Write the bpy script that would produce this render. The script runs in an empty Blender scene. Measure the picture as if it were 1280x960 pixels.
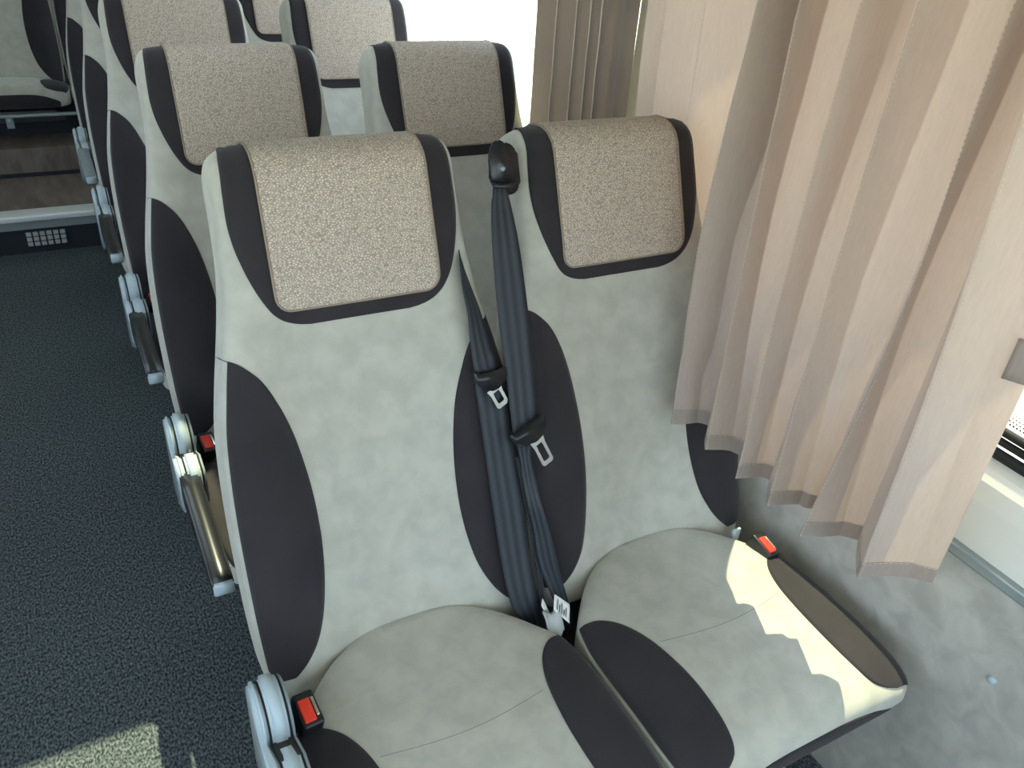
import bpy, bmesh, math, random
from mathutils import Vector, Matrix, noise
random.seed(4)
S = bpy.context.scene
C = S.collection
# ---------------------------------------------------------------- camera
cd = bpy.data.cameras.new('camera'); cam = bpy.data.objects.new('camera', cd); C.objects.link(cam)
cd.sensor_fit = 'HORIZONTAL'; cd.sensor_width = 36.0; cd.lens = 36.0 * 1036 / 1280; cd.clip_start = 0.02
rx = Vector((0.87809732, -0.47212603, 0.07773106))      # camera right
dn = Vector((-0.1931138, -0.49832413, -0.84521011))     # camera down
fw = Vector((0.43778095, 0.72716579, -0.52875113))      # view direction
M = Matrix((rx, -dn, -fw)).transposed().to_4x4(); M.translation = Vector((0, 0, 1.63))
cam.matrix_world = M
S.camera = cam
# ---------------------------------------------------------------- light
S.view_settings.view_transform = 'Standard'; S.view_settings.look = 'None'
S.view_settings.gamma = 1; S.view_settings.use_curve_mapping = False
S.view_settings.exposure = 1.45
S.cycles.max_bounces = 9; S.cycles.diffuse_bounces = 6; S.cycles.transparent_max_bounces = 12
S.cycles.sample_clamp_indirect = 6
W = bpy.data.worlds.new('sky'); S.world = W; W.use_nodes = True
bgn = W.node_tree.nodes['Background']
sky = W.node_tree.nodes.new('ShaderNodeTexSky'); sky.sky_type = 'HOSEK_WILKIE'
sky.sun_direction = Vector((0.26, 0.43, 1.0)).normalized(); sky.turbidity = 4.0; sky.ground_albedo = 0.5
mixw = W.node_tree.nodes.new('ShaderNodeMixRGB'); mixw.inputs[0].default_value = 0.45
W.node_tree.links.new(sky.outputs[0], mixw.inputs[1]); mixw.inputs[2].default_value = (0.82, 0.93, 1.08, 1)
W.node_tree.links.new(mixw.outputs[0], bgn.inputs[0]); bgn.inputs[1].default_value = 2.7
sl = bpy.data.lights.new('sun', 'SUN'); sl.energy = 4.2; sl.angle = math.radians(0.6); sl.color = (1.0, 0.93, 0.58)
sun = bpy.data.objects.new('sun', sl); C.objects.link(sun)
sun.rotation_euler = Vector((0.26, 0.43, 1.0)).to_track_quat('Z', 'Y').to_euler(); sun.location = (1, 1, 5)

# ---------------------------------------------------------------- materials
def newmat(name, col, rough=0.8, metal=0.0, spec=0.3):
    m = bpy.data.materials.new(name); m.use_nodes = True
    b = m.node_tree.nodes['Principled BSDF']
    b.inputs['Base Color'].default_value = (*col, 1); b.inputs['Roughness'].default_value = rough
    b.inputs['Metallic'].default_value = metal; b.inputs['Specular IOR Level'].default_value = spec
    return m
def N(m, t, **k):
    n = m.node_tree.nodes.new(t)
    for a, v in k.items(): setattr(n, a, v)
    return n
def L(m, a, b): m.node_tree.links.new(a, b)
def coords(m, kind='Object', scale=(1, 1, 1)):
    tc = N(m, 'ShaderNodeTexCoord'); mp = N(m, 'ShaderNodeMapping'); mp.inputs['Scale'].default_value = scale
    L(m, tc.outputs[kind], mp.inputs[0]); return mp.outputs[0]
def noisemix(m, c1, c2, scale, detail=3, lo=0.35, hi=0.65, vec=None, dist=0.0):
    b = m.node_tree.nodes['Principled BSDF']
    n = N(m, 'ShaderNodeTexNoise'); n.inputs['Scale'].default_value = scale; n.inputs['Detail'].default_value = detail
    n.inputs['Distortion'].default_value = dist
    L(m, vec or coords(m), n.inputs['Vector'])
    r = N(m, 'ShaderNodeValToRGB'); r.color_ramp.elements[0].position = lo; r.color_ramp.elements[1].position = hi
    r.color_ramp.elements[0].color = (*c1, 1); r.color_ramp.elements[1].color = (*c2, 1)
    L(m, n.outputs[0], r.inputs[0]); L(m, r.outputs[0], b.inputs['Base Color']); return r
def bump(m, src, strength, dist):
    b = m.node_tree.nodes['Principled BSDF']
    bp = N(m, 'ShaderNodeBump'); bp.inputs['Strength'].default_value = strength; bp.inputs['Distance'].default_value = dist
    L(m, src, bp.inputs['Height']); L(m, bp.outputs[0], b.inputs['Normal'])
def noisetex(m, scale, detail=2, vec=None):
    n = N(m, 'ShaderNodeTexNoise'); n.inputs['Scale'].default_value = scale; n.inputs['Detail'].default_value = detail
    L(m, vec or coords(m), n.inputs['Vector']); return n.outputs[0]

m_cream = newmat('cream_suede', (.42, .40, .32), .95)
noisemix(m_cream, (.40, .39, .34), (.475, .463, .405), 26, 6, .34, .66, dist=.3)
bump(m_cream, noisetex(m_cream, 900), .25, .0006)
m_cream.node_tree.nodes['Principled BSDF'].inputs['Sheen Weight'].default_value = .35
m_dark = newmat('dark_brown_suede', (.035, .027, .029), .95)
noisemix(m_dark, (.024, .021, .025), (.032, .027, .031), 12, 4)
bump(m_dark, noisetex(m_dark, 1100), .25, .0006)
m_dark.node_tree.nodes['Principled BSDF'].inputs['Sheen Weight'].default_value = .10
m_towel = newmat('pebbled_cover', (.4, .34, .29), .75)
v = N(m_towel, 'ShaderNodeTexVoronoi'); v.feature = 'DISTANCE_TO_EDGE'; v.inputs['Scale'].default_value = 220
L(m_towel, coords(m_towel, scale=(1, 1.35, 1.35)), v.inputs['Vector'])
r = N(m_towel, 'ShaderNodeValToRGB'); r.color_ramp.elements[0].position = .04; r.color_ramp.elements[1].position = .26
r.color_ramp.elements[0].color = (.30, .245, .205, 1); r.color_ramp.elements[1].color = (.64, .545, .455, 1)
L(m_towel, v.outputs['Distance'], r.inputs[0])
L(m_towel, r.outputs[0], m_towel.node_tree.nodes['Principled BSDF'].inputs['Base Color'])
bump(m_towel, v.outputs['Distance'], .5, .002)
m_piping = newmat('taupe_piping', (.28, .22, .17), .8)
m_seam = newmat('seam_thread', (.2, .19, .155), .9)
m_carpet = newmat('slate_carpet', (.02, .03, .036), 1.0)
noisemix(m_carpet, (.016, .024, .030), (.16, .19, .205), 210, 5, .38, .68, vec=coords(m_carpet, scale=(1, .6, 1)))
wv = noisetex(m_carpet, 210, 3); bump(m_carpet, wv, .9, .004)
m_grey = newmat('grey_blue_plastic', (.42, .50, .55), .38, 0, .5)
m_grey2 = newmat('darker_grey_plastic', (.24, .29, .32), .42, 0, .5)
m_black = newmat('black_plastic', (.014, .015, .018), .32, 0, .5)
m_blackr = newmat('black_rubber', (.02, .021, .022), .6)
m_red = newmat('red_button', (.85, .055, .03), .4)
m_metal = newmat('bright_metal', (.72, .70, .66), .25, 1.0)
m_steel = newmat('dark_steel', (.06, .065, .07), .5, .6)
m_belt = newmat('navy_webbing', (.03, .04, .055), .55, 0, .35)
w_ = N(m_belt, 'ShaderNodeTexWave'); w_.inputs['Scale'].default_value = 1.0; w_.bands_direction = 'X'
uvn = N(m_belt, 'ShaderNodeUVMap'); L(m_belt, uvn.outputs[0], w_.inputs['Vector'])
cr = N(m_belt, 'ShaderNodeValToRGB'); cr.color_ramp.elements[0].color = (.018, .022, .029, 1); cr.color_ramp.elements[1].color = (.036, .042, .052, 1)
L(m_belt, w_.outputs[1], cr.inputs[0]); L(m_belt, cr.outputs[0], m_belt.node_tree.nodes['Principled BSDF'].inputs['Base Color'])
bump(m_belt, w_.outputs[1], .5, .0015)
m_tag = newmat('white_label_cloth', (.8, .8, .78), .8)
m_ink = newmat('label_ink', (.1, .1, .12), .8)
m_cloth = newmat('grey_webbing_cloth', (.42, .44, .44), .85)
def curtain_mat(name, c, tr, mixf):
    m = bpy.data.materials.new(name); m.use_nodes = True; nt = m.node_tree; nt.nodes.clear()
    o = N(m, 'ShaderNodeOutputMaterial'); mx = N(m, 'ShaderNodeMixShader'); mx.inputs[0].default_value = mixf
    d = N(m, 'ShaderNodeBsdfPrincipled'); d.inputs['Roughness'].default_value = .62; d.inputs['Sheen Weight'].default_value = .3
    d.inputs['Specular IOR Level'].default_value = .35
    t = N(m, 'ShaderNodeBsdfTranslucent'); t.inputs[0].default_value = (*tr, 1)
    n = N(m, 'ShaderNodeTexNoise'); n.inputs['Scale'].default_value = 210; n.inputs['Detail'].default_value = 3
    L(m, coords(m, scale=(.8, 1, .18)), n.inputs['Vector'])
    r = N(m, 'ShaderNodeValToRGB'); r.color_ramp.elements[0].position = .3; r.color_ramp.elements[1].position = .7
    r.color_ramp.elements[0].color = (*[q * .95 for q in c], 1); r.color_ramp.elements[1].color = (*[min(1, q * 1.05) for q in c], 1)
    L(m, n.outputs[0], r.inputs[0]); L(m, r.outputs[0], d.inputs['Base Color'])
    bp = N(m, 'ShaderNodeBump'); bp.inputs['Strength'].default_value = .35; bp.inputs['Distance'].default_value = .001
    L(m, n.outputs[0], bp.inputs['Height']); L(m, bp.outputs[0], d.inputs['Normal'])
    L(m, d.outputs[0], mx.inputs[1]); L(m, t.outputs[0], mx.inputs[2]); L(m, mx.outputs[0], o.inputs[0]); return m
m_curt = curtain_mat('taupe_curtain', (.50, .405, .345), (.46, .33, .265), .25)
m_curth = curtain_mat('taupe_curtain_hem', (.40, .33, .29), (.45, .36, .30), .28)
m_curt2 = curtain_mat('shaded_curtain', (.13, .10, .085), (.30, .22, .17), .10)  # cloth colour darkened to carry the shade of folds facing away from light
m_stitch = newmat('pale_stitch', (.60, .52, .44), .8)
m_vinyl = newmat('mottled_grey_vinyl', (.3, .3, .26), .7)
noisemix(m_vinyl, (.40, .385, .35), (.54, .52, .475), 19, 6, .33, .68, dist=.6)
m_floorv = newmat('brown_wood_vinyl', (.16, .13, .11), .5)
noisemix(m_floorv, (.12, .095, .085), (.22, .185, .16), 7, 4, .3, .7, vec=coords(m_floorv, scale=(3, .7, 1)))
m_panel = newmat('pale_moulded_plastic', (.80, .79, .73), .45)
m_white = newmat('off_white_trim', (.62, .64, .55), .5)
m_strip = newmat('grey_trim_strip', (.30, .34, .35), .35, .3)
m_ceil = newmat('pale_ceiling', (.40, .40, .37), .8)
m_alu = newmat('aluminium', (.85, .87, .88), .35, .3)
m_darkp = newmat('dark_panel', (.02, .024, .03), .6)
m_ground = newmat('gravel', (.7, .66, .52), .95)
noisemix(m_ground, (.40, .37, .28), (.78, .74, .60), 5, 8, .35, .55, vec=coords(m_ground, scale=(1, 1, 1)))
m_glass = bpy.data.materials.new('window_glass'); m_glass.use_nodes = True
nt = m_glass.node_tree; nt.nodes.clear()
o_ = N(m_glass, 'ShaderNodeOutputMaterial'); mx = N(m_glass, 'ShaderNodeMixShader'); lw = N(m_glass, 'ShaderNodeLayerWeight'); lw.inputs[0].default_value = .25; fr = N(m_glass, 'ShaderNodeMapRange'); fr.inputs['To Min'].default_value = .03; fr.inputs['To Max'].default_value = .22; L(m_glass, lw.outputs['Facing'], fr.inputs[0])
t_ = N(m_glass, 'ShaderNodeBsdfTransparent'); t_.inputs[0].default_value = (.93, .95, .93, 1)
g_ = N(m_glass, 'ShaderNodeBsdfGlossy'); g_.inputs['Roughness'].default_value = .02
L(m_glass, fr.outputs[0], mx.inputs[0]); L(m_glass, t_.outputs[0], mx.inputs[1]); L(m_glass, g_.outputs[0], mx.inputs[2]); L(m_glass, mx.outputs[0], o_.inputs[0])

# ---------------------------------------------------------------- helpers
def obj(name, bm, mat, parent=None, smooth=True, kind=None):
    bmesh.ops.recalc_face_normals(bm, faces=bm.faces)
    me = bpy.data.meshes.new(name); bm.to_mesh(me); bm.free()
    me.materials.append(mat)
    for p in me.polygons: p.use_smooth = smooth
    o = bpy.data.objects.new(name, me); C.objects.link(o)
    if parent: o.parent = parent
    if kind: o['kind'] = kind
    return o
def empty(name, loc, label, cat, group=None, rz=0):
    o = bpy.data.objects.new(name, None); C.objects.link(o); o.empty_display_size = .1
    o.location = loc; o.rotation_euler = (0, 0, rz); tag(o, label, cat, group); return o
def tag(o, label, cat, group=None):
    o['label'] = label; o['category'] = cat
    if group: o['group'] = group
def copy_tree(o, parent=None):
    c = o.copy(); C.objects.link(c); c.parent = parent
    for ch in list(o.children): copy_tree(ch, c)
    return c
def box(bm, x0, x1, y0, y1, z0, z1, bev=0.0, seg=2):
    r = bmesh.ops.create_cube(bm, size=1)
    for q in r['verts']:
        q.co = Vector(((x0 + x1) / 2 + q.co.x * (x1 - x0), (y0 + y1) / 2 + q.co.y * (y1 - y0), (z0 + z1) / 2 + q.co.z * (z1 - z0)))
    if bev:
        es = list({e for q in r['verts'] for e in q.link_edges})
        bmesh.ops.bevel(bm, geom=es, offset=bev, segments=seg, affect='EDGES', profile=.6)
    return bm
def BX(*a, **k): return box(bmesh.new(), *a, **k)
def grid(rows, bm=None, close=False):
    bm = bm or bmesh.new(); V = [[bm.verts.new(p) for p in r] for r in rows]
    for a, b in zip(V, V[1:]):
        n = len(a)
        for i in range(n if close else n - 1):
            j = (i + 1) % n
            try: bm.faces.new((a[i], a[j], b[j], b[i]))
            except ValueError: pass
    return bm, V
def tube(pts, r, seg=8, closed=False, bm=None):
    bm = bm or bmesh.new(); pts = [Vector(p) for p in pts]; n = len(pts); rows = []; up = None
    for i, p in enumerate(pts):
        t = (pts[(i + 1) % n] - pts[i - 1]) if closed else (pts[min(i + 1, n - 1)] - pts[max(i - 1, 0)])
        t.normalize()
        if up is None: up = Vector((0, 0, 1)) if abs(t.z) < .9 else Vector((1, 0, 0))
        s = t.cross(up); 
        if s.length < 1e-5: s = t.orthogonal()
        s.normalize(); up = s.cross(t).normalized()
        rows.append([p + (s * math.cos(a) + up * math.sin(a)) * r for a in [2 * math.pi * k / seg for k in range(seg)]])
    if closed: rows.append(rows[0])
    bm, V = grid(rows, bm, close=True)
    if not closed: bm.faces.new(V[0]); bm.faces.new(V[-1][::-1])
    return bm
def interp(tab, t):
    if t <= tab[0][0]: return tab[0][1]
    for i in range(len(tab) - 1):
        if t <= tab[i + 1][0]:
            t0, v0 = tab[i]; t1, v1 = tab[i + 1]
            m0 = ((tab[i + 1][1] - tab[i - 1][1]) / (tab[i + 1][0] - tab[i - 1][0])) if i > 0 else (v1 - v0) / (t1 - t0)
            m1 = ((tab[i + 2][1] - tab[i][1]) / (tab[i + 2][0] - tab[i][0])) if i + 2 < len(tab) else (v1 - v0) / (t1 - t0)
            h = t1 - t0; s = (t - t0) / h
            a = 2 * s**3 - 3 * s * s + 1; b = s**3 - 2 * s * s + s; c = -2 * s**3 + 3 * s * s; d = s**3 - s * s
            return a * v0 + b * h * m0 + c * v1 + d * h * m1
    return tab[-1][1]
def sstep(a, b, x):
    t = max(0, min(1, (x - a) / (b - a))); return t * t * (3 - 2 * t)
def prism(outline, depth, mat4, bev=0.0):
    """outline in local xy, thickness along local z (0..depth), placed by mat4"""
    bm = bmesh.new(); a = [bm.verts.new((x, y, 0)) for x, y in outline]; b = [bm.verts.new((x, y, depth)) for x, y in outline]
    bm.faces.new(a[::-1]); bm.faces.new(b); n = len(a)
    for i in range(n): bm.faces.new((a[i], a[(i + 1) % n], b[(i + 1) % n], b[i]))
    if bev: bmesh.ops.bevel(bm, geom=list(bm.edges), offset=bev, segments=2, affect='EDGES')
    bmesh.ops.transform(bm, matrix=mat4, verts=bm.verts); return bm

# ---------------------------------------------------------------- the coach body
XW = 1.24
def structure(name, bm, mat, smooth=False): return obj(name, bm, mat, None, smooth, 'structure')
structure('floor', BX(-XW, XW, -1.5, 4.0, -.06, 0), m_carpet)
structure('wall_right', BX(XW, XW + .06, -1.5, 5.7, -.06, .69), m_vinyl)
structure('trim_1', BX(XW - .012, XW + .02, -1.5, 5.7, .69, .712, bev=.004), m_strip, True)
# moulded sill panel, softly rounded under the glass
prof = [(XW + .002, .712), (XW + .002, .80), (XW + .006, .835), (XW + .016, .855), (XW + .035, .866), (XW + .06, .868), (XW + .06, .712)]
bm, Vv = grid([[(x, y, z) for x, z in prof] for y in [-1.5 + i * 7.2 / 20 for i in range(21)]], close=True); bm.faces.new(Vv[0]); bm.faces.new(Vv[-1][::-1])
structure('trim_2', bm, m_panel)
structure('wall_right_upper', BX(XW, XW + .06, -1.5, 5.7, 1.85, 2.05), m_ceil)
wins = [(-1.3, 1.572), (1.636, 3.55), (3.62, 5.45)]
piers = [(-1.5, -1.3), (1.572, 1.636), (3.55, 3.62), (5.45, 5.7)]
for i, (a, b) in enumerate(piers):
    structure('trim_%d' % (3 + i), BX(XW - .012, XW + .06, a, b, .868, 1.85, bev=.006), m_white, True)
for i, (a, b) in enumerate(wins):
    w = bpy.data.objects.new('window_%d' % (i + 1), None); C.objects.link(w); w['kind'] = 'structure'; w.location = (XW + .04, (a + b) / 2, .868)
    lo = lambda y, z, x=0: (x, y - (a + b) / 2, z - .868)
    pane = BX(0, .005, a - (a + b) / 2 + .01, b - (a + b) / 2 - .01, .02, .975); obj('pane', pane, m_glass, w, False)
    bm = bmesh.new()
    for (off, rr) in ((.010, .010), (.030, .007), (.046, .008)):
        y0, y1, z0, z1 = a + off, b - off, .868 + off, 1.85 - off; rc = .09; P = []
        for cy, cz, a0 in ((y0 + rc, z0 + rc, 180), (y1 - rc, z0 + rc, 270), (y1 - rc, z1 - rc, 0), (y0 + rc, z1 - rc, 90)):
            for k in range(9):
                an = math.radians(a0 + k * 90 / 8); P.append(lo(cy + rc * math.cos(an), cz + rc * math.sin(an), -.012 + off * .2))
        tube(P, rr, 8, True, bm)
    obj('rubber_seal', bm, m_blackr, w)
    # printed dot border of the glass
    bm = bmesh.new(); yy = a + .07
    if i == 0:
        for rI in range(5):
            for k in range(150):
                y = .2 + k * .006 + (rI % 2) * .003; z = .93 + rI * .006; s = .0021 - rI * .0003
                bmesh.ops.create_circle(bm, cap_ends=True, radius=s, segments=6, matrix=Matrix.Translation(lo(y, z, -.002)) @ Matrix.Rotation(math.pi / 2, 4, 'Y'))
        obj('dot_border', bm, m_blackr, w, False, 'stuff')
    else: bm.free()
# left side of the coach (beside and behind the camera)
structure('wall_left', BX(-XW - .06, -XW, -1.5, 5.7, -.06, .86), m_vinyl)
structure('wall_left_upper', BX(-XW - .06, -XW, -1.5, 5.7, 1.85, 2.05), m_ceil)
for i, (a, b) in enumerate(wins[:1]):
    w = structure('window_%d' % (4 + i), BX(-XW - .045, -XW - .04, a, b, .86, 1.85), m_glass)
for i, (a, b) in enumerate(piers):
    structure('trim_%d' % (7 + i), BX(-XW - .06, -XW + .012, a, b, .86, 1.85, bev=.006), m_white, True)
structure('light_block_left_middle', BX(-XW - .06, -XW, 1.636, 2.5, .86, 1.85), m_ceil)  # unseen panel added in place of glass, dims the second row
structure('window_5', BX(-XW - .045, -XW - .04, 2.5, 3.55, .86, 1.85), m_glass)
structure('light_block_left_rear', BX(-XW - .06, -XW, 3.62, 5.45, .86, 1.85), m_ceil)  # added out of view to keep left daylight off the rear rows
# roof with a glazed hatch over the aisle
HX0, HX1, HY0, HY1 = -.40, .60, 1.80, 2.21
bm = bmesh.new()
box(bm, -XW - .06, HX0, -1.5, 5.7, 2.05, 2.10); box(bm, HX1, XW + .06, -1.5, 5.7, 2.05, 2.10)
box(bm, HX0, HX1, -1.5, HY0, 2.05, 2.10); box(bm, HX0, HX1, HY1, 5.7, 2.05, 2.10)
structure('ceiling', bm, m_ceil)
structure('window_7', BX(HX0, HX1, HY0, HY1, 2.085, 2.09), m_glass)
structure('wall_back', BX(-XW, XW, 5.64, 5.7, -.06, 2.05), m_vinyl)
structure('wall_front', BX(-XW, XW, -1.56, -1.5, -.06, .55), m_vinyl)
structure('window_8', BX(-XW, XW, -1.535, -1.53, .55, 2.05), m_glass)
# rear platform
structure('step_riser', BX(-XW, XW, 4.0, 4.06, -.06, .155), m_darkp)
structure('step_floor', BX(-XW, XW, 4.06, 5.64, .08, .165), m_floorv)
structure('step_edge', BX(-XW, XW, 3.982, 4.075, .150, .176, bev=.004), m_alu, True)
structure('step_trim', BX(-XW, XW, 3.992, 4.0, .112, .150), m_strip)
structure('bench_riser', BX(-XW, XW, 4.56, 5.6, .168, .30), m_floorv)
structure('bench_riser_kick', BX(-XW, XW, 4.548, 4.562, .166, .182), m_darkp)
structure('bench_plinth', BX(-XW, XW, 4.78, 5.6, .30, .46), m_darkp)
ground = obj('ground', BX(-60, 60, -60, 60, -1.4, -1.3), m_ground, None, False, 'structure')

# ---------------------------------------------------------------- seat shapes
TH = math.radians(23); SN, CS = math.sin(TH), math.cos(TH)
def Q(x, v, d): return Vector((x, v * SN + d * CS, .45 + v * CS - d * SN))
WT = [(-.06, .215), (-.03, .240), (0, .250), (.06, .256), (.15, .259), (.30, .259), (.42, .252), (.50, .238), (.56, .225), (.62, .213), (.68, .204), (.76, .200), (.82, .199), (.845, .195), (.858, .187), (.866, .172), (.870, .150)]
VB, VA0, VA, VT, DM, TT = -.06, -.02, .815, .870, .060, .128
def wid(v): return interp(WT, v)
def ffront(x, v):
    u = abs(x)
    hd = sstep(.56, .66, v)
    f = -.012 * hd * (1 - .5 * (u / .2)**2)
    f += (1 - hd) * (.022 * (1 - min(1, u / .16)**2) - .016 * sstep(.13, .215, u)) * sstep(-.06, .1, v) * (1 - sstep(.4, .62, v) * .6)
    f += .006 * math.exp(-((v - .585) / .03)**2)
    return f
def EG(x, v):
    u = abs(x) / wid(v); e = max(0, 1 - u**7)**(1 / 7.) if u < .9999999 else 0
    g = 1
    if v > VA: q = min(1, (v - VA) / (VT - VA)); g = math.sqrt(max(0, 1 - q * q))
    if v < VA0: q = min(1, (VA0 - v) / (VA0 - VB)); g = math.sqrt(max(0, 1 - q * q))
    return e * g
def bfront(x, v): return Q(x, v, DM - (DM - ffront(x, v)) * EG(x, v))
def bback(x, v): return Q(x, v, DM + (TT - DM) * EG(x, v))
def vlist(n=64):
    out = [VB + (VA0 - VB) * (1 - math.cos(math.pi / 2 * k / 6)) for k in range(6)]
    out += [VA0 + (VA - VA0) * k / n for k in range(n)]
    out += [VA + (VT - VA) * math.sin(math.pi / 2 * k / 12) for k in range(13)]
    return out
def ulist(n=16, p=7):
    h = [.86 * k / n for k in range(n + 1)]; e0 = (1 - .86**p)**(1 / p)
    h += [(1 - (e0 * (1 - k / 14))**p)**(1 / p) for k in range(1, 14)] + [1.0]
    return [-q for q in h[:0:-1]] + h
def backrest_bm():
    bm = bmesh.new()
    for fn in (bfront, bback): grid([[fn(u * wid(v), v) for u in ulist()] for v in vlist()], bm)
    bmesh.ops.remove_doubles(bm, verts=bm.verts, dist=.0006); return bm
# path coordinate s: up the front (s = v), over the top, down the back
def path(x, s):
    arc = .085
    if s <= VA: return bfront(x, s)
    if s <= VA + arc:
        a = math.pi * (s - VA) / arc
        v = VA + (VT - VA) * math.sin(a)
        return bfront(x, v) if a < math.pi / 2 else bback(x, v)
    return bback(x, VA - (s - VA - arc))
def patch(fn, rows, cols, eps, skirt=.003, flip=1):
    """rows: list of (s, xl, xr); a fabric patch lying eps above surface fn(x, s)"""
    G = []
    for s, xl, xr in rows:
        line = []
        for k in range(-1, cols + 2):
            kk = max(0, min(cols, k)); x = xl + (xr - xl) * kk / cols; h = .0015
            p = fn(x, s); n = (fn(x + h, s) - fn(x - h, s)).cross(fn(x, s + h) - fn(x, s - h))
            n = n.normalized() * flip if n.length > 1e-9 else Vector((0, -1, 0))
            e = eps if 0 <= k <= cols else -skirt
            line.append(p + n * e)
        G.append(line)
    bm, V = grid(G); return bm
LENS = [(.000, .236), (.004, .216), (.02, .194), (.04, .176), (.06, .163), (.10, .146), (.152, .134), (.20, .128), (.25, .126), (.31, .128), (.363, .134), (.42, .145), (.475, .163), (.51, .180), (.53, .197), (.544, .214), (.552, .234)]
def lens_bm(sg):
    rows = []
    n = 60
    for k in range(n + 1):
        v = .008 + .544 * (1 - math.cos(math.pi * k / n)) / 2; xi = interp(LENS, v); xo = max(wid(v) * .972, xi + .001)
        rows.append((v, xi, xo) if sg > 0 else (v, -xo, -xi))
    return patch(bfront, rows, 12, .0018)
HEAD = [(.584, .085), (.586, .100), (.591, .118), (.600, .134), (.615, .148), (.65, .166), (.70, .181), (.74, .187), (.78, .187), (.83, .183), (.86, .170), (.90, .166), (.95, .170), (1.00, .172)]
def head_bm():
    rows = []
    for k in range(70):
        s = .584 + .41 * (k / 69)**1.25; h = interp(HEAD, s); rows.append((s, -h, h))
    return patch(path, rows, 40, .0018)
def towel_bm():
    rows = []
    for k in range(64):
        s = .612 + .37 * (k / 63)**1.2; q = max(0, 1 - (s - .612) / .022); h = .137 - .022 * (1 - math.sqrt(max(0, 1 - q * q)))
        rows.append((s, -h, h))
    return patch(path, rows, 36, .006, .001)
def towel_pipe():
    P = []
    for k in range(40): P.append((-.1375, .985 - k * (.985 - .636) / 39))
    for k in range(7): a = math.pi / 2 * k / 6; P.append((-.1375 + .024 * (1 - math.cos(a)), .636 - .024 * math.sin(a)))
    for k in range(1, 16): P.append((-.1135 + .227 * k / 16, .612))
    for k in range(7): a = math.pi / 2 * (1 - k / 6); P.append((.1375 - .024 * (1 - math.cos(a)), .636 - .024 * math.sin(a)))
    for k in range(40): P.append((.1375, .636 + k * (.985 - .636) / 39))
    pts = []
    for x, s in P:
        h = .0015; n = (path(x + h, s) - path(x - h, s)).cross(path(x, s + h) - path(x, s - h)).normalized()
        pts.append(path(x, s) + n * .0052)
    return tube(pts, .0022, 6)

# cushion
CW = [(-.466, .222), (-.455, .240), (-.44, .249), (-.40, .256), (-.30, .2585), (-.18, .2575), (-.12, .247), (-.10, .238), (-.073, .217), (-.04, .190), (0, .147), (.03, .092), (.05, .04)]
YF, YF0, YB0, YB = -.466, -.375, .02, .05
CT, CM, CB = .475, .432, .378
def ctop(x, y):
    w = interp(CW, y); u = abs(x) / w; e = max(0, 1 - u**5.5)**(1 / 5.5) if u < .9999999 else 0; g = 1
    if y < YF0: q = min(1, (YF0 - y) / (YF0 - YF)); g = (1 - q**2.6)**(1 / 2.6)
    if y > YB0: q = min(1, (y - YB0) / (YB - YB0)); g = math.sqrt(max(0, 1 - q * q))
    z = CT + .012 * (1 - (x / .25)**2) + .010 * sstep(-.05, -.30, y) * (1 - sstep(-.3, -.47, y)) - .004 * sstep(-.1, .03, y)
    return Vector((x, y, CM + (z - CM) * e * g))
def cbot(x, y):
    w = interp(CW, y); u = abs(x) / w; e = max(0, 1 - u**6)**(1 / 6.) if u < .9999999 else 0; g = 1
    if y < YF0: q = min(1, (YF0 - y) / (YF0 - YF)); g = (1 - q**2.4)**(1 / 2.4)
    if y > YB0: q = min(1, (y - YB0) / (YB - YB0)); g = math.sqrt(max(0, 1 - q * q))
    return Vector((x, y, CM - (CM - CB) * e * g))
def ylist():
    return [YF + (YF0 - YF) * (1 - math.cos(math.pi / 2 * k / 12)) for k in range(12)] + [YF0 + (YB0 - YF0) * k / 36 for k in range(36)] + [YB0 + (YB - YB0) * math.sin(math.pi / 2 * k / 6) for k in range(7)]
def cushion_bm():
    bm = bmesh.new()
    for fn in (ctop, cbot): grid([[fn(u * interp(CW, y), y) for u in ulist(16, 5.5)] for y in ylist()], bm)
    bmesh.ops.remove_doubles(bm, verts=bm.verts, dist=.0006); return bm
CL = [(-.455, .205), (-.449, .180), (-.435, .158), (-.40, .146), (-.35, .141), (-.30, .141), (-.25, .146), (-.20, .156), (-.16, .172), (-.135, .190), (-.118, .212), (-.112, .232)]
def clens_bm(sg):
    rows = []
    for k in range(41):
        y = -.455 + .343 * (1 - math.cos(math.pi * k / 40)) / 2; xi = interp(CL, y); xo = max(interp(CW, y) * .986, xi + .001)
        rows.append((y, xi, xo) if sg > 0 else (y, -xo, -xi))
    return patch(ctop, rows, 10, .0018)
def cfront(x, s):
    """s: 0 at the top of the front roll, 1 at its underside"""
    a = math.pi * s; y = YF + (YF0 - YF) * (1 - math.sin(a)) ; y = max(YF, min(YF0, y))
    return ctop(x, y) if s < .5 else cbot(x, y)
def arch_bm():
    G0 = []
    for k in range(27):
        s = .42 + .50 * k / 26; t = k / 26; h = .012 + .205 * math.sqrt(max(.0, 1 - (1 - min(1, t / .42))**2))
        G0.append([cfront(-h + 2 * h * i / 30, s) for i in range(31)])
    cen = Vector((0, -.25, CM)); G = []
    for r in range(27):
        line = []
        for i in range(31):
            a = G0[r][min(i + 1, 30)] - G0[r][max(i - 1, 0)]; b = G0[min(r + 1, 26)][i] - G0[max(r - 1, 0)][i]
            n = a.cross(b); n = n.normalized() if n.length > 1e-10 else Vector((0, -1, 0))
            if n.dot(G0[r][i] - Vector((G0[r][i].x, -.25, CM))) < 0: n = -n
            e = -.003 if (i in (0, 30) or r in (0, 26)) else .002
            line.append(G0[r][i] + n * e)
        G.append(line)
    return grid(G)[0]

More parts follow.
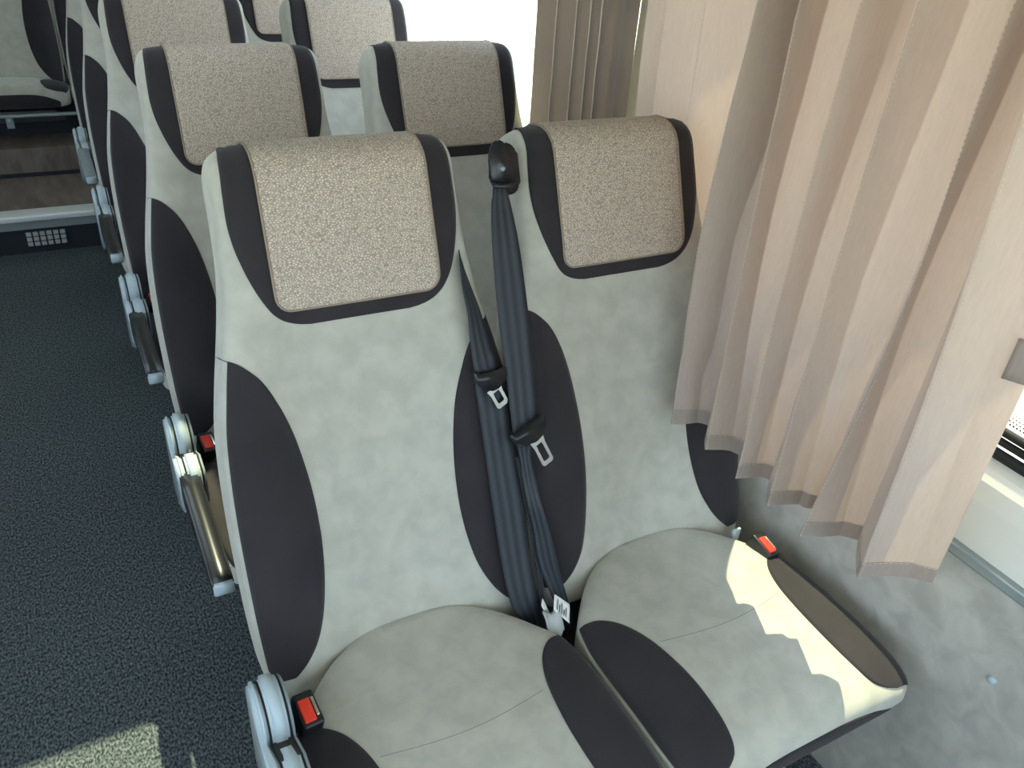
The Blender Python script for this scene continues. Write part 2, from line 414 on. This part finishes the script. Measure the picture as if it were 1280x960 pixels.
GLE = Matrix(((1, 0, 0, 0), (0, 0, 1, 0), (0, 1, 0, 0), (0, 0, 0, 1)))
def seat_master():
    t = empty('coach_seat', (0, 0, 0), '', 'seat')
    b = obj('backrest', backrest_bm(), m_cream, t)
    h = obj('headrest_panel', head_bm(), m_dark, t); h['label'] = 'dark brown suede panel around the headrest'
    tw = obj('headrest_cover', towel_bm(), m_towel, t); tw['label'] = 'pebbled taupe headrest cover'
    obj('piping', towel_pipe(), m_piping, tw)
    for sg in (-1, 1):
        q = obj('backrest_side_panel', lens_bm(sg), m_dark, t); q['label'] = 'curved dark brown side panel of the backrest'
    c = obj('cushion', cushion_bm(), m_cream, t)
    for sg in (-1, 1):
        q = obj('cushion_side_panel', clens_bm(sg), m_dark, t); q['label'] = 'curved dark brown side panel of the cushion'
    q = obj('cushion_front_panel', arch_bm(), m_dark, t); q['label'] = 'arched dark brown panel on the cushion front'
    # cross seam sunk in the cushion, and the piping along its rims
    bm = tube([ctop(-.141 + .282 * k / 24, -.215 - .018 * math.cos(math.pi * (k / 24 - .5))) + Vector((0, 0, -.0004)) for k in range(25)], .0007, 5)
    obj('cushion_seam', bm, m_seam, t)
    for sg in (-1, 1):
        P = []
        for k in range(30):
            y = -.445 + .33 * k / 29; w = interp(CW, y); p = ctop(sg * w * .995, y); P.append(p + Vector((sg * .0005, 0, .0005)))
        obj('cushion_piping', tube(P, .0022, 6), m_cream, t)
    bm = BX(-.19, .19, -.40, .03, .335, .366, bev=.01); obj('seat_pan', bm, m_steel, t)
    bm = bmesh.new(); box(bm, -.22, .22, -.30, -.26, .30, .34, bev=.006); box(bm, -.22, .22, -.06, -.02, .30, .34, bev=.006)
    obj('cross_beam', bm, m_steel, t)
    for x in (-.17, .17):
        bm = bmesh.new()
        P = [(-.30, .31), (-.01, .31), (-.06, .02), (.0, .0), (-.32, .0), (-.27, .02)]
        a = [bm.verts.new((x - .015, y, z)) for y, z in P]; c_ = [bm.verts.new((x + .015, y, z)) for y, z in P]
        bm.faces.new(a); bm.faces.new(c_[::-1])
        for i in range(6): bm.faces.new((a[i], c_[i], c_[(i + 1) % 6], a[(i + 1) % 6]))
        bmesh.ops.bevel(bm, geom=list(bm.edges), offset=.004, segments=2, affect='EDGES'); obj('leg', bm, m_steel, t)
    # moulded shell on the rear of the backrest
    rows = [(.06 + .50 * k / 20, -.21, .21) for k in range(21)]
    q = obj('back_shell', patch(bback, rows, 16, .006, .002, -1), m_grey2, t); q['label'] = 'grey moulded shell behind the backrest'
    # grey hinge bracket and buckle on the outer side
    return t
def add_buckle(t, sx):
    """red-button buckle in the notch between cushion, backrest and outer side"""
    bm = BX(-.017, .017, -.029, .029, -.05, .012, bev=.005, seg=3); bk = obj('seat_belt_buckle', bm, m_black, t)
    bk['label'] = 'black seat belt buckle with a red button'
    r = obj('release_button', BX(-.013, .006, -.022, .016, .008, .0165, bev=.002), m_red, bk); r['label'] = 'red release button'
    obj('slot_rim', BX(.008, .013, -.016, .016, .010, .0145, bev=.001), m_metal, bk)
    obj('stalk', BX(-.009, .009, -.006, .006, -.14, -.05, bev=.002), m_steel, bk)
    bk.location = (sx, -.100, .497 if sx < 0 else .482); bk.rotation_euler = (math.radians(14), math.radians(4 if sx < 0 else 10), math.radians(6))
    return bk
def rounded_arm(Pts, x0, x1, bev=.006):
    bm = bmesh.new(); a = [bm.verts.new((x0, y, z)) for y, z in Pts]; c_ = [bm.verts.new((x1, y, z)) for y, z in Pts]; n = len(Pts)
    bm.faces.new(a); bm.faces.new(c_[::-1])
    for i in range(n): bm.faces.new((a[i], c_[i], c_[(i + 1) % n], a[(i + 1) % n]))
    bmesh.ops.recalc_face_normals(bm, faces=bm.faces)
    es = [e for e in bm.edges if abs(e.verts[0].co.x - e.verts[1].co.x) < 1e-6]
    bmesh.ops.bevel(bm, geom=es, offset=bev, segments=3, affect='EDGES'); return bm
def housing_outline(g=0.0):
    cy, cz, R1 = -.10, .525, .062 - g; P = []
    for k in range(15): a = math.radians(-20 + k * 200 / 14); P.append((cy + R1 * math.cos(a) * .9, cz + R1 * math.sin(a)))
    # taper forward along the arm and down to the mounting
    P += [(cy - .105, .562 - g), (cy - .150, .556 - g), (cy - .165 + g, .545 - g), (cy - .170 + g, .475), (cy - .14, .43 + g), (cy - .02, .36 + g), (cy + .04, .37 + g)]
    return P
def add_armrest(t, padmat, label):
    a = bpy.data.objects.new('armrest', None); C.objects.link(a); a.parent = t; a['label'] = label
    obj('outer_cover', rounded_arm(housing_outline(.004), -.297, -.283, .005), m_grey, a)
    obj('hinge_housing', rounded_arm(housing_outline(0), -.281, -.255, .005), m_grey, a)
    obj('dark_joint', rounded_arm(housing_outline(.006), -.284, -.250, .002), m_blackr, a)
    obj('inner_cover', rounded_arm(housing_outline(.006), -.253, -.247, .002), m_grey2, a)
    top = [(-.235, .546), (-.30, .549), (-.40, .543), (-.50, .534), (-.540, .528), (-.554, .520), (-.555, .505), (-.54, .494), (-.45, .492), (-.32, .480), (-.235, .470)]
    p = obj('arm_pad', rounded_arm(top, -.297, -.259, .004), padmat, a)
    obj('end_cap', rounded_arm([(-.554, .527), (-.560, .521), (-.561, .503), (-.554, .495)], -.296, -.260, .002), m_grey, a)
    return a
master = seat_master()
XL, XR, Y0, PITCH = .4025, .9255, .93, .75
armL = {0: 'grey armrest with a black pad', 1: 'grey armrest with a black pad lowered'}
aisle_labels = ['nearest aisle coach seat, cream and brown, left of the hanging belts',
                'cream and brown aisle coach seat directly behind the nearest one, second row',
                'cream and brown aisle coach seat in the third row from the front',
                'fourth-row aisle coach seat, cream and brown, showing only a sliver of side',
                'fifth-row aisle coach seat, cream and brown, just before the rear step']
win_labels = ['nearest window coach seat, cream and brown, its cushion edge sunlit beside the curtain',
              'second-row window coach seat, cream and brown, headrest whole against the bare window',
              'third-row window coach seat, cream and brown, directly behind the second-row one',
              'fourth-row window coach seat, cream and brown, only its lower headrest showing',
              'cream and brown window coach seat in the fifth row, last before the rear step']
GA = 'coach seats in rows of two'
aisle_m = copy_tree(master); add_buckle(aisle_m, -.217); add_armrest(aisle_m, m_black, 'grey armrest with a black pad')
win_m = copy_tree(master); add_buckle(win_m, .214)
obj('hinge_plate', BX(.192, .212, -.035, -.028, .440, .480, bev=.002), m_grey, win_m)
for r in range(5):
    a = aisle_m if r == 0 else copy_tree(aisle_m); a.location = (XL, Y0 + r * PITCH, 0); tag(a, aisle_labels[r], 'seat', GA)
    w = win_m if r == 0 else copy_tree(win_m); w.location = (XR, Y0 + r * PITCH, 0); tag(w, win_labels[r], 'seat', GA)
    if r == 4:
        for ch in a.children:
            if ch.name.startswith('armrest'):
                for g in ch.children:
                    if g.name.startswith('arm_pad'):
                        g.data = g.data.copy(); g.data.materials.clear(); g.data.materials.append(m_grey2)
# rear bench seats
for x, lb in ((-.107, 'taupe and brown rear bench seat in the middle of the back row facing the aisle'),
              (.417, 'taupe and brown rear bench seat half hidden behind the fifth row')):
    b = copy_tree(master); b.location = (x, 4.81, .09); tag(b, lb, 'seat', 'rear bench seats')
    for ch in list(b.children):
        kn = ch.name.split('.')[0]
        if kn == 'leg': bpy.data.objects.remove(ch)
        elif kn.startswith('cushion') or kn in ('seat_pan', 'cross_beam'): ch.scale = (1, .46, 1)
for o in list(master.children):
    for g in list(o.children): bpy.data.objects.remove(g)
    bpy.data.objects.remove(o)
bpy.data.objects.remove(master)

# ---------------------------------------------------------------- seat belts of the nearest row
def BW(x, v, off=.03): return Vector((x, .93, .0)) + Q(0, v, -off)
def ribbon(pairs, name, parent, sub=5, th=.0012):
    bm = bmesh.new(); uvl = bm.loops.layers.uv.new('UVMap'); G = []
    def cr_(P, i, s):
        p0, p1, p2, p3 = P[max(i - 1, 0)], P[i], P[i + 1], P[min(i + 2, len(P) - 1)]
        return .5 * ((2 * p1) + (p2 - p0) * s + (2 * p0 - 5 * p1 + 4 * p2 - p3) * s * s + (3 * p1 - p0 - 3 * p2 + p3) * s**3)
    A = [p[0] for p in pairs]; B = [p[1] for p in pairs]; n = len(A); cols = 8
    for i in range(n - 1):
        for k in range(sub + (1 if i == n - 2 else 0)):
            s = k / sub; a = cr_(A, i, s); b = cr_(B, i, s); G.append([a.lerp(b, c / cols) for c in range(cols + 1)])
    V = [[bm.verts.new(p) for p in g] for g in G]
    for i in range(len(V) - 1):
        for c in range(cols):
            f = bm.faces.new((V[i][c], V[i][c + 1], V[i + 1][c + 1], V[i + 1][c]))
            for lp, (cc, ii) in zip(f.loops, ((c, i), (c + 1, i), (c + 1, i + 1), (c, i + 1))): lp[uvl].uv = (cc / cols, ii * .05)
    me = bpy.data.meshes.new(name); bm.to_mesh(me); bm.free(); me.materials.append(m_belt)
    for p in me.polygons: p.use_smooth = True
    o = bpy.data.objects.new(name, me); C.objects.link(o); o.parent = parent
    sm = o.modifiers.new('thickness', 'SOLIDIFY'); sm.thickness = th; sm.offset = 0
    o.matrix_parent_inverse = Matrix.Translation(-parent.location) if parent else Matrix()
    return o
def frame_at(c, xdir, up):
    x = xdir.normalized(); z = x.cross(up).normalized(); y = z.cross(x).normalized()
    m = Matrix((x, y, z)).transposed().to_4x4(); m.translation = c; return m
def tongue(parent, xl, vl, xr, vr, tipx, tipv, off):
    """plastic grip spanning (xl,vl)-(xr,vr) and a slotted metal tongue reaching to (tipx,tipv)"""
    inv = Matrix.Translation(-parent.location)
    a = BW(xl, vl, off); b = BW(xr, vr, off); tip = BW(tipx, tipv, off); c = (a + b) / 2; w = (b - a).length / 2
    nb = Vector((0, -CS, SN)); m4 = frame_at(c, b - a, nb.cross(b - a).normalized() * 1)
    m4 = Matrix((( (b - a).normalized()), (nb.cross((b - a).normalized())), nb)).transposed().to_4x4(); m4.translation = c
    ol = [(-w, .010), (-w * .9, -.006), (-w * .45, -.020), (w * .1, -.024), (w * .5, -.020), (w * .92, -.004), (w, .014), (w * .8, .017), (w * .6, .012), (-w * .6, .006), (-w * .85, .014)]
    g = obj('tongue_grip', prism(ol, .011, m4, .0015), m_black, parent); g.matrix_parent_inverse = inv
    # slotted metal plate
    base = m4 @ Vector((w * .15, -.018, .006)); d = tip - base; ln = d.length; y = d.normalized(); x = y.cross(nb).normalized() * -1; z = nb
    m5 = Matrix((x, y, z)).transposed().to_4x4(); m5.translation = base
    outer = [(-.0155, 0), (.0155, 0), (.0125, ln * .3), (.0125, ln - .004), (.009, ln), (-.009, ln), (-.0125, ln - .004), (-.0125, ln * .3)]
    inner = [(-.006, ln * .22), (.006, ln * .22), (.0068, ln * .4), (.0068, ln - .011), (.004, ln - .009), (-.004, ln - .009), (-.0068, ln - .011), (-.0068, ln * .4)]
    bm = bmesh.new(); lv = []
    for zz in (0, .0025):
        lv.append(([bm.verts.new((px, py, zz)) for px, py in outer], [bm.verts.new((px, py, zz)) for px, py in inner]))
    for i in range(8):
        j = (i + 1) % 8
        bm.faces.new((lv[0][0][i], lv[0][0][j], lv[0][1][j], lv[0][1][i])); bm.faces.new((lv[1][0][i], lv[1][1][i], lv[1][1][j], lv[1][0][j]))
        bm.faces.new((lv[0][0][i], lv[1][0][i], lv[1][0][j], lv[0][0][j])); bm.faces.new((lv[0][1][i], lv[0][1][j], lv[1][1][j], lv[1][1][i]))
    bmesh.ops.transform(bm, matrix=m5, verts=bm.verts)
    q = obj('metal_tongue', bm, m_metal, parent, False); q.matrix_parent_inverse = inv; q['label'] = 'slotted chrome tongue'
def P2(xl, vl, xr, vr, ol, orr=None): return (BW(xl, vl, ol), BW(xr, vr, ol if orr is None else orr))
bA = empty('seat_belt', (.60, .95, .45), 'dark navy seat belt behind the aisle seat shoulder, its metal tongue hanging higher', 'seat belt', 'hanging seat belts between the two nearest seats')
ribbon([P2(.612, .745, .617, .745, -.06, -.07), P2(.599, .692, .606, .692, -.025, -.04), P2(.577, .650, .590, .648, .02, .0), P2(.573, .606, .599, .602, .026, .005), P2(.575, .561, .608, .556, .03, .012),
        P2(.573, .514, .614, .507, .03, .02), P2(.573, .455, .622, .448, .032)], 'shoulder_webbing', bA)
tongue(bA, .566, .450, .628, .445, .618, .392, .036)
ribbon([P2(.574, .445, .628, .438, .026), P2(.574, .429, .631, .42, .026), P2(.576, .334, .632, .33, .026), P2(.578, .222, .638, .215, .026), P2(.580, .106, .639, .10, .03), P2(.586, .027, .640, .030, .034), P2(.604, -.02, .645, -.018, .03), P2(.628, -.07, .650, -.07, .02)], 'lap_webbing', bA)
bB = empty('seat_belt', (.66, .95, .45), 'dark navy seat belt from the black shoulder loop, its metal tongue hanging lower', 'seat belt', 'hanging seat belts between the two nearest seats')
ribbon([P2(.652, .775, .680, .772, .030), P2(.646, .752, .676, .750, .034), P2(.640, .733, .678, .729, .036), P2(.631, .666, .683, .660, .040), P2(.626, .552, .685, .545, .042), P2(.628, .456, .683, .446, .042), P2(.628, .352, .679, .343, .042), P2(.633, .312, .672, .309, .042)], 'shoulder_webbing', bB)
tongue(bB, .617, .330, .690, .352, .688, .272, .050)
ribbon([P2(.638, .31, .668, .31, .034), P2(.640, .285, .664, .282, .034), P2(.640, .255, .667, .25, .034), P2(.642, .206, .665, .199, .034, .05), P2(.650, .15, .672, .15, .03, .055), P2(.654, .083, .685, .073, .03, .05), P2(.672, .01, .703, .01, .034), P2(.690, -.052, .717, -.062, .03), P2(.69, -.09, .715, -.09, .02)], 'lap_webbing', bB)
ribbon([P2(.634, .29, .646, .29, .028), P2(.642, .20, .652, .20, .026), P2(.650, .10, .660, .10, .026), P2(.652, .0, .662, .0, .022), P2(.652, -.06, .662, -.06, .015)], 'return_webbing', bB)
# guide loop on the window seat's shoulder
def guide():
    inv = Matrix.Translation(-bB.location)
    nb = Vector((0, -CS, SN)); up = Vector((0, SN, CS))
    m = Matrix((Vector((1, 0, 0)), up, nb)).transposed().to_4x4()
    def pill(w, h, sx=0): 
        P = []
        for k in range(11): a = math.pi * k / 10; P.append((w * math.cos(a) + sx, h - w + w * math.sin(a)))
        for k in range(11): a = math.pi + math.pi * k / 10; P.append((w * math.cos(a) + sx, -h + w + w * math.sin(a)))
        return P
    m1 = m.copy(); m1.translation = BW(.690, .795, -.012) ; b1 = obj('guide_base', prism(pill(.020, .044), .032, m1, .004), m_black, bB); b1.matrix_parent_inverse = inv
    m2 = m.copy(); m2.translation = BW(.672, .803, .018); b2 = obj('guide_cover', prism([(-.020, -.034), (.018, -.034), (.022, -.02), (.021, .012), (.012, .034), (-.002, .042), (-.014, .034), (-.021, .012), (-.022, -.02)], .014, m2, .004), m_black, bB); b2.matrix_parent_inverse = inv
    bm = bmesh.new(); tube([BW(.650, .768, .036), BW(.662, .766, .040), BW(.676, .766, .040), BW(.689, .768, .036)], .0045, 8, False, bm); g = obj('guide_bar', bm, m_black, bB); g.matrix_parent_inverse = inv
    bm = bmesh.new(); bmesh.ops.create_cone(bm, cap_ends=True, radius1=.005, radius2=.004, depth=.004, segments=14, matrix=Matrix.Translation(BW(.671, .795, .034)) @ m.to_3x3().to_4x4()); g = obj('screw_cap', bm, m_grey2, bB); g.matrix_parent_inverse = inv
guide()
# care label and fabric loops in the crevice
tg = empty('care_tag', (.690, .86, .46), 'small white printed care tag poking out between the two nearest seats', 'tag')
def quad(pts, th, mat, name, parent):
    a, b, c_, d = [Vector(p) for p in pts]; rows = [[(a.lerp(b, i / 6)).lerp(d.lerp(c_, i / 6), j / 6) + Vector((0, 0, .002 * math.sin(i * 1.1) * math.sin(j * .9))) for i in range(7)] for j in range(7)]
    bm, _ = grid(rows); o = obj(name, bm, mat, parent); s = o.modifiers.new('t', 'SOLIDIFY'); s.thickness = th
    if parent: o.matrix_parent_inverse = Matrix.Translation(-parent.location)
    return o
ta, tb, tc_, td = BW(.652, .004, .075), BW(.664, .026, .062), BW(.690, .000, .068), BW(.678, -.030, .082)
quad((ta, tb, tc_, td), .0008, m_tag, 'label_cloth', tg)
up_ = Vector((0, -CS, SN)) * .0035
for k in range(5):
    q0 = .15 + k * .14; s_ = .18; e_ = (.85, .6, .78, .5, .7)[k]
    p_ = [ta.lerp(tb, s_).lerp(td.lerp(tc_, s_), q0), ta.lerp(tb, e_).lerp(td.lerp(tc_, e_), q0), ta.lerp(tb, e_).lerp(td.lerp(tc_, e_), q0 + .05), ta.lerp(tb, s_).lerp(td.lerp(tc_, s_), q0 + .05)]
    quad([p + up_ for p in p_], .0003, m_ink, 'printed_line', tg)
lp = obj('fabric_strap', grid([[Vector((.632 + .032 * i / 8, .868 - .006 * j + .004 * math.sin(i), .478 + .006 * math.sin(j * .7) + .004 * math.cos(i * .8) - .004 * j)) for i in range(9)] for j in range(7)])[0], m_cloth)
lp.modifiers.new('t', 'SOLIDIFY').thickness = .003
tag(lp, 'light grey fabric strap tucked in the gap between the nearest cushions', 'strap')
t2 = quad((BW(.636, .012, .06), BW(.645, .02, .05), BW(.655, -.02, .06), BW(.646, -.028, .07)), .0008, m_tag, 'care_tag', None)
tag(t2, 'thin white tag edge left of the printed tag between the seats', 'tag')

# ---------------------------------------------------------------- curtains
def curtain(cols, zs, name, mat, amp=.003, seed=0, sub=6):
    """cols: per fold line, a list of (x, y) at the heights zs; returns a pleated sheet"""
    n = len(cols); G = []
    NZ = 46
    for j in range(NZ + 1):
        row = []
        for i in range(n):
            z = cols[i][0][2] + (zs[-1] - cols[i][0][2]) * j / NZ
            tx = [(zz, c[0]) for zz, c in zip([cols[i][0][2]] + zs[1:], cols[i])]; ty = [(zz, c[1]) for zz, c in zip([cols[i][0][2]] + zs[1:], cols[i])]
            row.append(Vector((interp(tx, z), interp(ty, z), z)))
        line = []
        for i in range(n - 1):
            for s in (0, .035, .2, .4, .6, .8, .965):
                p = row[i].lerp(row[i + 1], s); bul = math.sin(math.pi * s) * .003 * (1 if i % 2 else -1)
                nz = noise.noise(Vector((i * 1.7 + s * .8 + seed, p.z * 5.0, seed))) * amp * math.sin(math.pi * s) * 2 + noise.noise(Vector((p.y * 9, p.z * 12, seed + 7))) * amp
                line.append(p + Vector((bul + nz, nz * .5, 0)))
        line.append(row[-1]); G.append(line)
    return G
ZT = 1.80
zs = [.71, 1.10, 1.50, ZT]
def col(b, m, t, zb=.71):
    return [(b[0], b[1], zb), m, t, (t[0] + .01, t[1] + (t[1] - m[1]) * .4)]
cols = []
# gathered edge by the window post, then flat cloth with two soft tucks
for (y, x) in ((1.510, 1.150), (1.46, 1.160), (1.445, 1.148), (1.36, 1.160), (1.33, 1.150), (1.24, 1.158), (1.17, 1.150)):
    cols.append(col((1.215, y), (x + .02, y), (x, y)))
cols.append(col((1.205, 1.12), (1.17, 1.105), (1.14, 1.11)))
cols.append(col((1.205, 1.01), (1.16, 1.05), (1.15, 1.06)))
cols.append(col((1.12, .975), (1.115, 1.01), (1.125, 1.03), .72))
Lb = [(.978, 1.004), (1.0, .922), (.996, .829), (.993, .745), (.990, .663), (1.005, .550)]
Lm = [(1.010, 1.066), (1.02, .960), (1.02, .864), (1.02, .775), (1.02, .644), (1.02, .568)]
Lt = [(1.02, 1.058), (1.02, .974), (1.02, .864), (1.02, .776), (1.02, .647), (1.02, .590)]
Rb = [(1.046, .970), (1.057, .880), (1.052, .799), (1.070, .705), (1.078, .613), (1.112, .490)]
Mt = [(1.09, 1.091), (1.09, .982), (1.075, .885), (1.09, .751), (1.09, .655), (1.085, .540)]
Mt[2] = (1.09, .849)
Rt = [(1.115, 1.02), (1.115, .915), (1.115, .825), (1.115, .69), (1.115, .625), (1.10, .487)]
for i in range(6):
    zb = .722 if i == 0 else .71
    cols.append(col(Lb[i], Lm[i], Lt[i], zb))
    mb = (Lb[i][0] + .72 * (Rb[i][0] - Lb[i][0]) + .004, Lb[i][1] + .72 * (Rb[i][1] - Lb[i][1]) + .008)
    mm = (mb[0] * .45 + Mt[i][0] * .55 , mb[1] * .45 + Mt[i][1] * .55 + (.02 if i < 5 else 0))
    cols.append(col(mb, mm, Mt[i], zb))
    cols.append(col(Rb[i], ((Rb[i][0] + Rt[i][0]) / 2, (Rb[i][1] + Rt[i][1]) / 2), Rt[i], zb))
G = curtain(cols, zs, 'c', m_curt)
cu = empty('curtain', (1.06, .9, 0), 'large pleated taupe curtain over the nearest window, hem above the sunlit cushion', 'curtain')
inv = Matrix.Translation(-cu.location)
o = obj('cloth', grid(G)[0], m_curt, cu); o.matrix_parent_inverse = inv
hem = []
for j in range(3): hem.append([p + Vector((-.0012, -.0012, 0)) for p in (G[0] if j == 0 else [G[0][i].lerp(G[2][i], j * .5 * .62) for i in range(len(G[0]))])])
o = obj('hem', grid(hem)[0], m_curth, cu); o.matrix_parent_inverse = inv; o['label'] = 'double-thickness hem band'
def dashes(paths, name, parent, inv, step=.0075, r=.00055):
    bm = bmesh.new()
    for P in paths:
        acc = 0; on = True
        for a, b in zip(P, P[1:]):
            ln = (b - a).length; k = 0
            nn = max(1, int(ln / step))
            for i in range(nn):
                p = a.lerp(b, i / nn); q = a.lerp(b, (i + .6) / nn); tube([p, q], r, 4, False, bm)
    o = obj(name, bm, m_stitch, parent, False); o.matrix_parent_inverse = inv; return o
sp = []
for i in range(6):
    ci = (10 + i * 3) * 7
    sp.append([G[j][ci].lerp(G[j][ci + 2], .30) + Vector((-.0018, -.0010, 0)) for j in range(len(G))])
for ci in (14, 28): sp.append([G[j][ci] + Vector((-.0015, 0, 0)) for j in range(len(G))])
hp = [p + Vector((-.0008, -.0008, 0)) for p in hem[2]]
sp.append(hp[70:])
dashes(sp, 'stitching', cu, inv)
jj = [j for j in range(len(G)) if G[j][-1].z > 1.085][0]
pa = G[jj][-1]; nx = (G[jj][-8] - pa).normalized()
bm, _ = grid([[pa + nx * (.002 + .03 * i / 4) + Vector((-.004, -.003, .062 * j / 4)) for i in range(5)] for j in range(5)])
o = obj('fastening_tab', bm, m_curth, cu); o.matrix_parent_inverse = inv; o['label'] = 'darker rectangular fastening tab at the curtain edge'
o.modifiers.new('t', 'SOLIDIFY').thickness = .002
# second window's bunched curtain
cols = []
Fy = [1.985, 1.89, 1.80, 1.74, 1.695]
seq = [(1.165, 1.985)]
for a, b in zip(Fy, Fy[1:]):
    seq += [(1.190, b + .012), (1.168, b)]
seq += [(1.182, 1.66), (1.176, 1.62), (1.184, 1.578)]
for x, y in seq: cols.append(col((x + .022, y + .0), (x + .008, y), (x, y)))
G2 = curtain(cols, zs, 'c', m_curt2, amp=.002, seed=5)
cu2 = empty('curtain', (1.18, 1.78, 0), 'narrow bunched brown curtain with shade put into its colour, between the second window and the pale post', 'curtain')
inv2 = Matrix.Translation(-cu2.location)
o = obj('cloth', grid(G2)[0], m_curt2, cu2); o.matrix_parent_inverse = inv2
sp = [[G2[j][(1 + 2 * i + 1) * 7] + Vector((-.002, -.001, 0)) for j in range(len(G2))] for i in range(4)]
bm = bmesh.new()
for P in sp: tube(P, .0018, 5, False, bm)
o = obj('folded_edge', bm, m_stitch, cu2); o.matrix_parent_inverse = inv2
for (n_, y0, y1, x, lb) in (('curtain_rail', -1.2, 1.56, 1.10, 'pale curtain rail above the nearest window'), ('curtain_rail', 1.64, 3.5, 1.19, 'pale curtain rail above the second window')):
    o = obj(n_, BX(x - .012, x + .012, y0, y1, 1.80, 1.83, bev=.004), m_white); tag(o, lb, 'rail')

# ---------------------------------------------------------------- small things
for (y, z, lb) in ((.797, .396, 'round grey screw cap on the wall panel beside the sunlit cushion'), (.39, .520, 'round grey screw cap on the bare wall panel at the right')):
    bm = bmesh.new(); rows = []
    for k in range(7):
        a = math.pi / 2 * k / 6; rows.append([(XW - .007 * math.sin(a), y + .0085 * math.cos(a) * math.cos(t) * 1.0, z + .0085 * math.cos(a) * math.sin(t)) for t in [2 * math.pi * i / 16 for i in range(16)]])
    grid(rows, bm, close=True); o = obj('screw_cap', bm, m_grey); tag(o, lb, 'screw cap', 'screw caps on the wall panel')
vt = empty('air_vent', (-.078, 3.99, .03), 'small grey gridded vent set low in the rear step riser', 'vent')
obj('vent_back', BX(-.08, .08, .004, .010, .0, .072), m_darkp, vt, False)
bm = bmesh.new()
for i in range(6):
    for j in range(3):
        x = -.080 + i * .0268; z = .003 + j * .0228; box(bm, x + .003, x + .0235, -.004, .004, z + .002, z + .020, bev=.002)
obj('grille', bm, m_cloth, vt)
rl = obj('bench_rail', BX(-.9, .9, 4.585, 4.61, .438, .452, bev=.003), m_strip); tag(rl, 'long metal rail under the front of the rear bench cushions', 'rail')
br = empty('bench_bracket', (-.13, 4.60, .385), 'small grey latch bracket under the rear bench rail', 'bracket')
obj('plate', BX(-.016, .016, 0, .012, 0, .05, bev=.002), m_grey2, br); obj('catch', BX(-.008, .008, -.010, .004, .034, .066, bev=.002), m_grey, br)
sr = obj('floor_rail', BX(XW - .13, XW - .09, -.6, 3.95, 0, .02, bev=.004), m_alu); tag(sr, 'metal seat mounting rail on the floor beside the window wall', 'rail')
